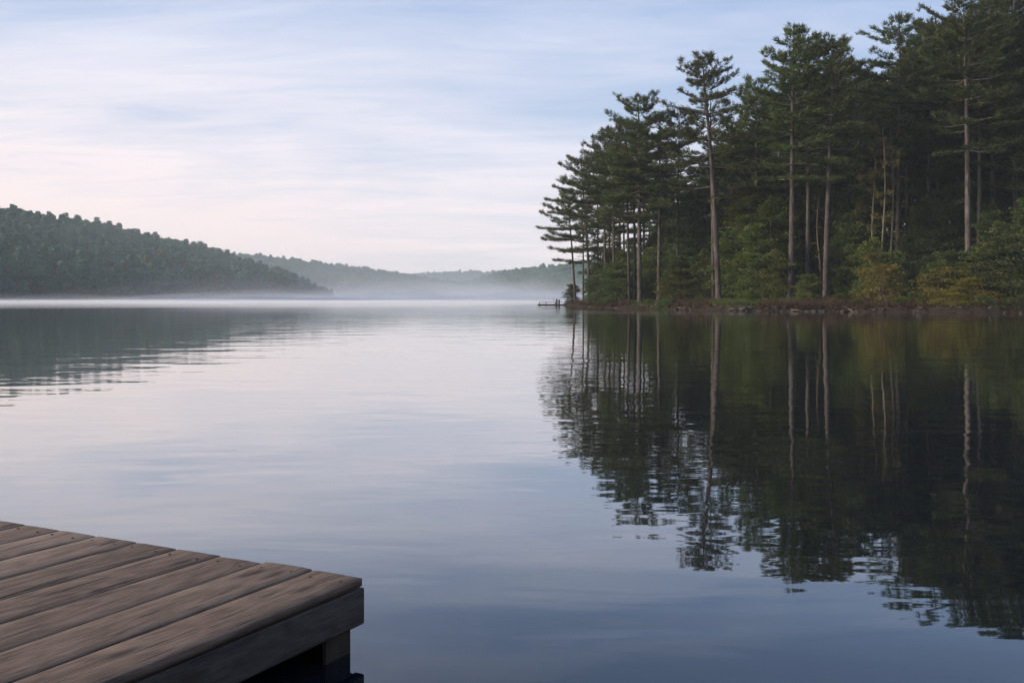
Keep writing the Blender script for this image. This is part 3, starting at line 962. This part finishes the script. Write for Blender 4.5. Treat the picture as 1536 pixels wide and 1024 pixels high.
bm_ = MB()
P = np.concatenate([scatter(420, 7, (990, 1062), (.5, 4.2)), scatter(1300, 8, (1205, 1345), (.1, 5)), scatter(1000, 9, (1345, 1700), (.1, 5)), scatter(600, 10, (850, 945), (.1, 3)), scatter(260, 11, (1140, 1205), (.3, 1.6))])
for q in range(2):
    blades(bm_, P, np.tile([0, 0, .75], (len(P), 1)), 9, .5 if q == 0 else .32, .05, .75, rng)
tag(bm_.build("dead_bracken", M["bracken"]), "reddish brown dead bracken covering the bank", "bracken", kind="stuff")


def stone_mesh(seed, name="shore_stone"):
    import bmesh
    rr = random.Random(seed)
    bm = bmesh.new(); bmesh.ops.create_icosphere(bm, subdivisions=3, radius=1)
    off = Vector((rr.uniform(0, 50), rr.uniform(0, 50), 0))
    sx, sy, sz = rr.uniform(.8, 1.3), rr.uniform(.7, 1.1), rr.uniform(.45, .75)
    for v in bm.verts:
        k = 1 + .34 * mnoise.noise(v.co * 1.1 + off) + .12 * mnoise.noise(v.co * 3.1 + off)
        c = v.co * k
        c = Vector((round(c.x * 3.2) / 3.2 * .35 + c.x * .65, round(c.y * 3.2) / 3.2 * .35 + c.y * .65, c.z))
        v.co = Vector((c.x * sx, c.y * sy, c.z * sz))
    me = bpy.data.meshes.new(name); bm.to_mesh(me); bm.free()
    me.materials.append(M["rock"])
    return me


SM = [stone_mesh(k) for k in range(6)]
srng = random.Random(9)
for i in range(190):
    px = srng.uniform(850, 1600) if i < 130 else srng.uniform(1090, 1340)
    loc = at(px, srng.uniform(-.25, .75))
    s = srng.uniform(.07, .21) * (1.25 if 1080 < px < 1125 else 1)
    o = bpy.data.objects.new("shore_stone", SM[i % 6])
    o.location = (loc[0], loc[1], max(loc[2], 0.0) + s * .12); o.scale = (s * srng.uniform(.9, 1.5), s, s * srng.uniform(.7, 1))
    o.rotation_euler = (srng.uniform(-.2, .2), srng.uniform(-.2, .2), srng.uniform(0, 6.28))
    tag(o, "small weathered stone lying along the waterline below the pines", "stone", "stones along the waterline")
    col.objects.link(o)
for i in range(14):                                            # pale boulders at the foot of the far slope
    px = 12 + i * 3.6 + srng.uniform(-2, 2); Y = float(np.interp(px, [0, 150], [318, 346])) + srng.uniform(-.5, 1.2)
    o = bpy.data.objects.new("boulder", SM[i % 6]); s = srng.uniform(.5, 1.0)
    o.location = ((px - CX) / F * Y, Y, .25); o.scale = (s * 1.3, s, s * .8); o.rotation_euler = (0, 0, srng.uniform(0, 6.28))
    tag(o, "pale boulder at the foot of the wooded slope across the lake", "boulder", "pale boulders at the foot of the far slope")
    col.objects.link(o)

for i, (px0, o0, px1, o1, r, lab) in enumerate([(1094, .2, 1116, .35, .09, "pale driftwood log lying at the waterline below the path"),
                                                (1414, .9, 1442, -.6, .06, "thin grey branch sliding from the bank into the water below the yellow shrubs"),
        (1262, .9, 1286, -.3, .07, "broken branch leaning on the brown bank just past the row of three pines"),
        (1012, .6, 1036, .2, .06, "short grey stick lying on the bank below the bright green bush"),
        (1170, .5, 1198, .1, .08, "old limb lying at the waterline in front of the thick grey trunked pine")]):
    a = np.array(at(px0, o0)); b = np.array(at(px1, o1)); a[2] = max(a[2], .05) + r * .6; b[2] = max(b[2], -.02) + r * .5
    t = np.linspace(0, 1, 8)[:, None]
    pts = a + (b - a) * t + np.concatenate([np.zeros((8, 1)), .08 * np.sin(t * 5), .05 * np.sin(t * 7)], 1)
    mb = MB(); mb.tube(pts, np.linspace(r, r * .55, 8), 8)
    mb.tube(np.array([pts[4], pts[4] + np.array([.25, .1, .3])]), [r * .4, .01], 5)
    tag(mb.build("driftwood", M["log"], smooth=True), lab, "driftwood")

# pale trodden path crossing behind the tall open pine
pm = MB(); K = 40
pxs = np.linspace(1080, 1148, K); L_, R_ = [], []
for p in pxs:
    for off, dst in ((4.3, L_), (5.0, R_)):
        x, y, z = at(p, off + .25 * math.sin(p * .11)); dst.append((x, y, z + .035))
V = np.array(L_ + R_); i = np.arange(K - 1)
pm.add(V, np.stack([i, i + 1, i + 1 + K, i + K], 1))
M["path"] = simple_noise_mat("pale_trodden_earth", [(.3, (.13, .105, .085)), (.7, (.26, .22, .185))], 3)
tag(pm.build("path", M["path"]), kind="structure")

# ------------------------------------------------------------------ small jetty at the tip of the point
JY = 143.0
j = empty("jetty", ((831 - CX) / F * JY, JY, 0)); tag(j, "small grey wooden jetty with low rails off the tip of the point", "jetty")
jx = lambda px: (px - 831) / F * JY
b = MB()
for k in range(30):
    x0 = jx(806) + k * .168
    b.box((x0, -.55, .08 + .004 * math.sin(k * 2.1)), (x0 + .155, .55, .125 + .004 * math.sin(k * 2.1)), tint=srng.random())
b.build("deck", M["jetty_wood"], j)
b = MB(); b.box((jx(806) + .05, -.5, -.02), (jx(856), -.42, .078)); b.box((jx(806) + .05, .42, -.02), (jx(856), .5, .078)); b.build("beam", M["jetty_wood"], j)
for px in (809.5, 819, 833):
    for sy, top in ((-.48, .36), (.48, .42)):
        b = MB(); b.tube(np.array([(jx(px), sy, -1.2), (jx(px), sy, top)]), .042, 8); b.build("post", M["jetty_wood"], j, smooth=True)
b = MB(); b.box((jx(808), -.56, .34), (jx(834), -.44, .385)); b.build("rail", M["jetty_wood"], j)
b = MB(); b.box((jx(812), .44, .42), (jx(848), .54, .465)); b.build("rail", M["jetty_wood"], j)
for px, top in ((835, .82), (838.5, .74)):
    b = MB(); b.tube(np.array([(jx(px), -.30, -1.2), (jx(px), -.30, top * .9), (jx(px), -.30, top)]), [.12, .12, .10], 9); b.build("mooring_post", M["jetty_wood"], j, smooth=True)
b = MB(); b.box((jx(828.5), -.12, .62), (jx(840), .16, .68)); b.build("crossbar", M["jetty_wood"], j)

# ------------------------------------------------------------------ the dock in front
d1 = (.4686, .8834)
dock = empty("wooden_dock", (-.531, 3.628, 0), math.atan2(d1[1], d1[0]))
tag(dock, "weathered brown plank dock reaching over the still water from the lower corner", "dock")
drng = random.Random(4)
LEN, NP, PW, PITCH = 16.6, 24, .2178, .2257
dk = MB(); nails = MB()
for k in range(NP):
    y0 = k * PITCH
    e = drng.uniform(-.010, .006) if k else 0.0
    t = drng.random()
    # each board: long strip with a slightly crowned, uneven top and chamfered edges
    nx = 60
    X = np.concatenate([[-LEN], -np.geomspace(LEN, 0.02, nx)[1:], [e - .003, e]])
    prof = [(0.0, .2225), (0.0, .2480), (.0025, .2500), (.05, .2508), (.11, .2512), (.17, .2507), (PW - .0025, .2498), (PW, .2478), (PW, .2225)]
    ej = [drng.uniform(-.0045, .002) for _ in prof]
    V = []
    lift = drng.uniform(-.0022, .0022)
    for xi in X:
        wv = .0016 * math.sin(xi * 2.1 + k * 1.7) + lift
        ew = .0007 * math.sin(xi * 3.7 + k * 2.3)
        for q, (yy, zz) in enumerate(prof):
            dz = wv if 0 < q < 8 else 0
            if xi == e and 0 < q < 8: dz -= .002
            V.append((xi + (ej[q] if xi > -.012 else 0), y0 + yy + (ew if q < 4 else -ew if q > 4 else 0), zz + dz))
    npf = len(prof); nxx = len(X)
    i = np.arange(nxx - 1)[:, None]; jj = np.arange(npf)[None, :]; kk = (jj + 1) % npf
    f = np.stack([i * npf + jj, (i + 1) * npf + jj, (i + 1) * npf + kk, i * npf + kk], -1).reshape(-1, 4)
    dk.add(V, f, t)
    dk.f.append(np.array([[npf * (nxx - 1) + q for q in range(npf)]]) + dk.n - len(V))
    for xn in (-.075, -1.25, -2.45, -3.65):
        for yn in (.045, .175):
            cx, cy = xn + drng.uniform(-.012, .012), y0 + yn + drng.uniform(-.01, .01)
            a = np.linspace(0, 2 * np.pi, 8, endpoint=False)
            ring = np.stack([cx + .0052 * np.cos(a), cy + .0052 * np.sin(a), np.full(8, .2535 + lift)], 1)
            low = ring.copy(); low[:, 2] -= .006
            nails.add(np.concatenate([ring, low]), [[q, q + 8, (q + 1) % 8 + 8, (q + 1) % 8] for q in range(8)], .5)
            nails.f.append(np.array([list(range(8))]) + nails.n - 16)
nf = sum(len(f) for f in dk.f)
for v_, f_ in ((np.concatenate(nails.v), nails.f),):
    base_n = dk.n
    dk.v.append(v_); dk.t.append(np.full(len(v_), .5)); dk.n += len(v_)
    for q in f_: dk.f.append(q + base_n)
deck = dk.build("deck", M["deck"], dock)
deck.data.materials.append(M["nail"])
mi = np.zeros(len(deck.data.polygons), np.int32); mi[nf:] = 1
deck.data.polygons.foreach_set("material_index", mi)
DW = NP * PITCH
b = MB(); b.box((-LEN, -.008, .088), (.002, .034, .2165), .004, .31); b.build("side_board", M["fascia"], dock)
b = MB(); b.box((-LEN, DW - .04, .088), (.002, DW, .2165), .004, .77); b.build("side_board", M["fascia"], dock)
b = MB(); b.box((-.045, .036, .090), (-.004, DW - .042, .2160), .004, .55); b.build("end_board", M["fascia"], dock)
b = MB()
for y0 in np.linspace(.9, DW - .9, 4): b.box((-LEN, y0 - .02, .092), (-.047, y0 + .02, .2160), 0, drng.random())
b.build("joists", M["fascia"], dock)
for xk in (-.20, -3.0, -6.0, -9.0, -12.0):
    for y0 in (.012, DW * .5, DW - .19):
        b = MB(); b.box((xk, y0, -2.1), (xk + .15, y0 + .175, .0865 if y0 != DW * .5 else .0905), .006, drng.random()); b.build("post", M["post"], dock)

# ------------------------------------------------------------------ haze and mist
hb = MB(); hb.box((-1500, -110, -3.2), (1500, 1790, 62)); o = hb.build("haze", mat_volume("haze_air", (.84, .94, 1.0), .00026)); tag(o, kind="stuff")


def mist(amp, dens, mask, seed, tone=(.985, .99, 1.0), x=(-420, 170), y=(60, 900), nx=120, ny=170, s=.02):
    X, Y = np.meshgrid(np.linspace(*x, nx), np.linspace(*y, ny))
    k = np.zeros(X.shape)
    for q, (fs, wt) in enumerate(((1, .55), (2.3, .28), (5.1, .17))):
        k += wt * wob(X * .8, Y * .5, s * fs, seed + q * 3.3)
    top = amp * np.clip(.48 + 1.0 * k, .05, 1.4) * mask(X, Y) - .06
    top[0] = top[-1] = -.08; top[:, 0] = top[:, -1] = -.08
    n = nx * ny
    V = np.concatenate([np.stack([X, Y, top], -1).reshape(-1, 3), np.stack([X, Y, np.full(X.shape, -.3)], -1).reshape(-1, 3)])
    f = grid_faces(ny, nx)
    fb = f[:, ::-1] + n
    e = []
    edge = [(0, q) for q in range(nx)] + [(q, nx - 1) for q in range(1, ny)] + [(ny - 1, q) for q in range(nx - 2, -1, -1)] + [(q, 0) for q in range(ny - 2, 0, -1)]
    ids = [a * nx + c for a, c in edge]
    for p, q in zip(ids, ids[1:] + ids[:1]): e.append((p, p + n, q + n, q))
    b = MB(); b.add(V, np.concatenate([f, fb, np.array(e)]))
    o = b.build("mist", mat_volume("mist_air", tone, dens, .1), smooth=False)
    return tag(o, "low white mist drifting over the lake", "mist", kind="stuff")


ss = lambda v, a, c: np.clip((v - a) / (c - a), 0, 1) ** 2 * (3 - 2 * np.clip((v - a) / (c - a), 0, 1))
pxf = lambda X, Y: CX + X / Y * F
open_ = lambda X, Y: 1 - ss(land_dist(X, Y), -14, -2)                # thins out towards the wooded shore
mist(.60, .0110, lambda X, Y: ss(Y, 22, 170) ** 1.4 * (.10 + .90 * open_(X, Y)) * (.55 + .45 * ss(pxf(X, Y), 60, 520)), 2.0, s=.03)
mist(1.05, .0062, lambda X, Y: ss(Y, 45, 300) ** 1.2 * (.08 + .92 * open_(X, Y)) * (.6 + .4 * ss(pxf(X, Y), 60, 520)), 1.0)
mist(2.2, .0034, lambda X, Y: ss(Y, 140, 360) * open_(X, Y) * (.6 + .4 * ss(pxf(X, Y), 60, 520)), 5.0, s=.050)
mist(4.4, .0026, lambda X, Y: ss(Y, 190, 390) * open_(X, Y), 6.3, s=.070)
mist(7.0, .0013, lambda X, Y: ss(Y, 245, 380) * open_(X, Y), 10.5, s=.075)
mist(11.0, .0010, lambda X, Y: ss(Y, 255, 400) * open_(X, Y), 11.7, s=.055)
mist(16.0, .0006, lambda X, Y: ss(Y, 265, 420) * open_(X, Y), 15.2, s=.065)
mist(13.0, .0013, lambda X, Y: ss(Y, 395, 530) * open_(X, Y), 13.0, s=.05)

mist(58.0, .00055, lambda X, Y: ss(Y, 215, 330) * (1 - ss(X, -40, 25)), 23.0, (.88, .95, 1.0), x=(-500, 60), y=(200, 1000), s=.010)
mist(52.0, .00028, lambda X, Y: ss(Y, 500, 680) * open_(X, Y), 17.0, (.93, .97, 1.0), x=(-700, 700), y=(480, 1700), s=.012)

# ------------------------------------------------------------------ sky, sun
SUN_EL, SUN_AZ = R(19), R(-102)                                        # azimuth from +Y towards +X: low, off to one side and slightly behind
wd = bpy.data.worlds.new("World"); sc.world = wd; wd.use_nodes = True
nt = wd.node_tree; nt.nodes.clear()
wo = nt.nodes.new("ShaderNodeOutputWorld")
sky = nt.nodes.new("ShaderNodeTexSky"); sky.sky_type = "NISHITA"; sky.sun_disc = False
sky.sun_elevation = SUN_EL; sky.sun_rotation = SUN_AZ; sky.altitude = 200; sky.dust_density = 1.0; sky.ozone_density = 2.0
SKYK = .12
tc = nt.nodes.new("ShaderNodeTexCoord")
sep = nt.nodes.new("ShaderNodeSeparateXYZ"); nt.links.new(tc.outputs["Generated"], sep.inputs[0])
zz = mth(nt, "MAXIMUM", sep.outputs[2], 0.0)
den = mth(nt, "ADD", zz, .10)
cv = nt.nodes.new("ShaderNodeCombineXYZ")
nt.links.new(mth(nt, "DIVIDE", sep.outputs[0], den), cv.inputs[0]); nt.links.new(mth(nt, "DIVIDE", sep.outputs[1], den), cv.inputs[1])
c1 = tex_noise(nt, cv.outputs[0], .75, 5, .55, mscale=(.7, 1.3, 1), mloc=(2.3, .4, 0), distortion=.8)
c2 = tex_noise(nt, cv.outputs[0], 2.6, 7, .66, mscale=(.55, 1.7, 1), mloc=(7.0, 3.0, 0), distortion=.9)
cl = mth(nt, "ADD", mth(nt, "MULTIPLY", c1, .62), mth(nt, "MULTIPLY", c2, .38))
low = ramp(nt, zz, [(0.0, (.95, .95, .95)), (.10, (.68, .68, .68)), (.20, (.36, .36, .36)), (.32, (.12, .12, .12)), (.6, (.1, .1, .1))])
left = mth(nt, "MULTIPLY_ADD", sep.outputs[0], -.75, .0)              # more veil towards the sun side
cov = mth(nt, "ADD", mth(nt, "ADD", low, mth(nt, "MULTIPLY", mth(nt, "SUBTRACT", cl, .49), 2.5)), left, clamp=True)
ccol = ramp(nt, zz, [(0, (.84, .72, .70)), (.06, (.80, .71, .72)), (.14, (.74, .71, .77)), (.3, (.58, .62, .74)), (1, (.5, .55, .66))])
glow = mth(nt, "MULTIPLY", ramp(nt, mth(nt, "MULTIPLY", sep.outputs[0], -1.0), [(.0, (0, 0, 0)), (.55, (1, 1, 1))]), ramp(nt, zz, [(.03, (1, 1, 1)), (.24, (0, 0, 0))]))
ccol = mixc(nt, mth(nt, "MULTIPLY", glow, .7), ccol, (.88, .71, .64))
blue = mixc(nt, 1.0, sky.outputs[0], (SKYK, SKYK, SKYK), "MULTIPLY")
base = mixc(nt, .80, blue, ramp(nt, zz, [(0, (.60, .62, .70)), (.15, (.43, .51, .68)), (.20, (.39, .485, .675)), (.30, (.27, .39, .65)), (1, (.18, .28, .50))]))
fin = mixc(nt, cov, base, ccol)
bg = nt.nodes.new("ShaderNodeBackground"); nt.links.new(fin, bg.inputs[0]); bg.inputs[1].default_value = 1.08
nt.links.new(bg.outputs[0], wo.inputs[0])

sun = bpy.data.lights.new("sun", "SUN"); sun.energy = 4.7; sun.angle = R(14); sun.color = (1.0, .84, .68)
so = bpy.data.objects.new("sun", sun); col.objects.link(so)
dirv = Vector((math.sin(SUN_AZ) * math.cos(SUN_EL), math.cos(SUN_AZ) * math.cos(SUN_EL), math.sin(SUN_EL)))
so.rotation_euler = dirv.to_track_quat("Z", "Y").to_euler()
so.location = dirv * 50

# ------------------------------------------------------------------ camera and render settings
cam = bpy.data.cameras.new("camera"); co = bpy.data.objects.new("camera", cam); col.objects.link(co)
cam.sensor_width = 36; cam.lens = F / 1536 * 36; cam.shift_y = -(512 - HZ) / 1536
cam.clip_end = 8000; cam.clip_start = .05
co.location = (0, 0, CAMH); co.rotation_euler = (R(90), 0, 0)
sc.camera = co
sc.view_settings.view_transform = "Standard"; sc.view_settings.look = "None"; sc.view_settings.exposure = 0.25; sc.view_settings.gamma = 1
sc.render.engine = "CYCLES"
cy = sc.cycles
cy.max_bounces = 13; cy.diffuse_bounces = 2; cy.glossy_bounces = 3; cy.transmission_bounces = 3; cy.transparent_max_bounces = 6; cy.volume_bounces = 12
cy.use_denoising = True
cy.caustics_reflective = False; cy.caustics_refractive = False
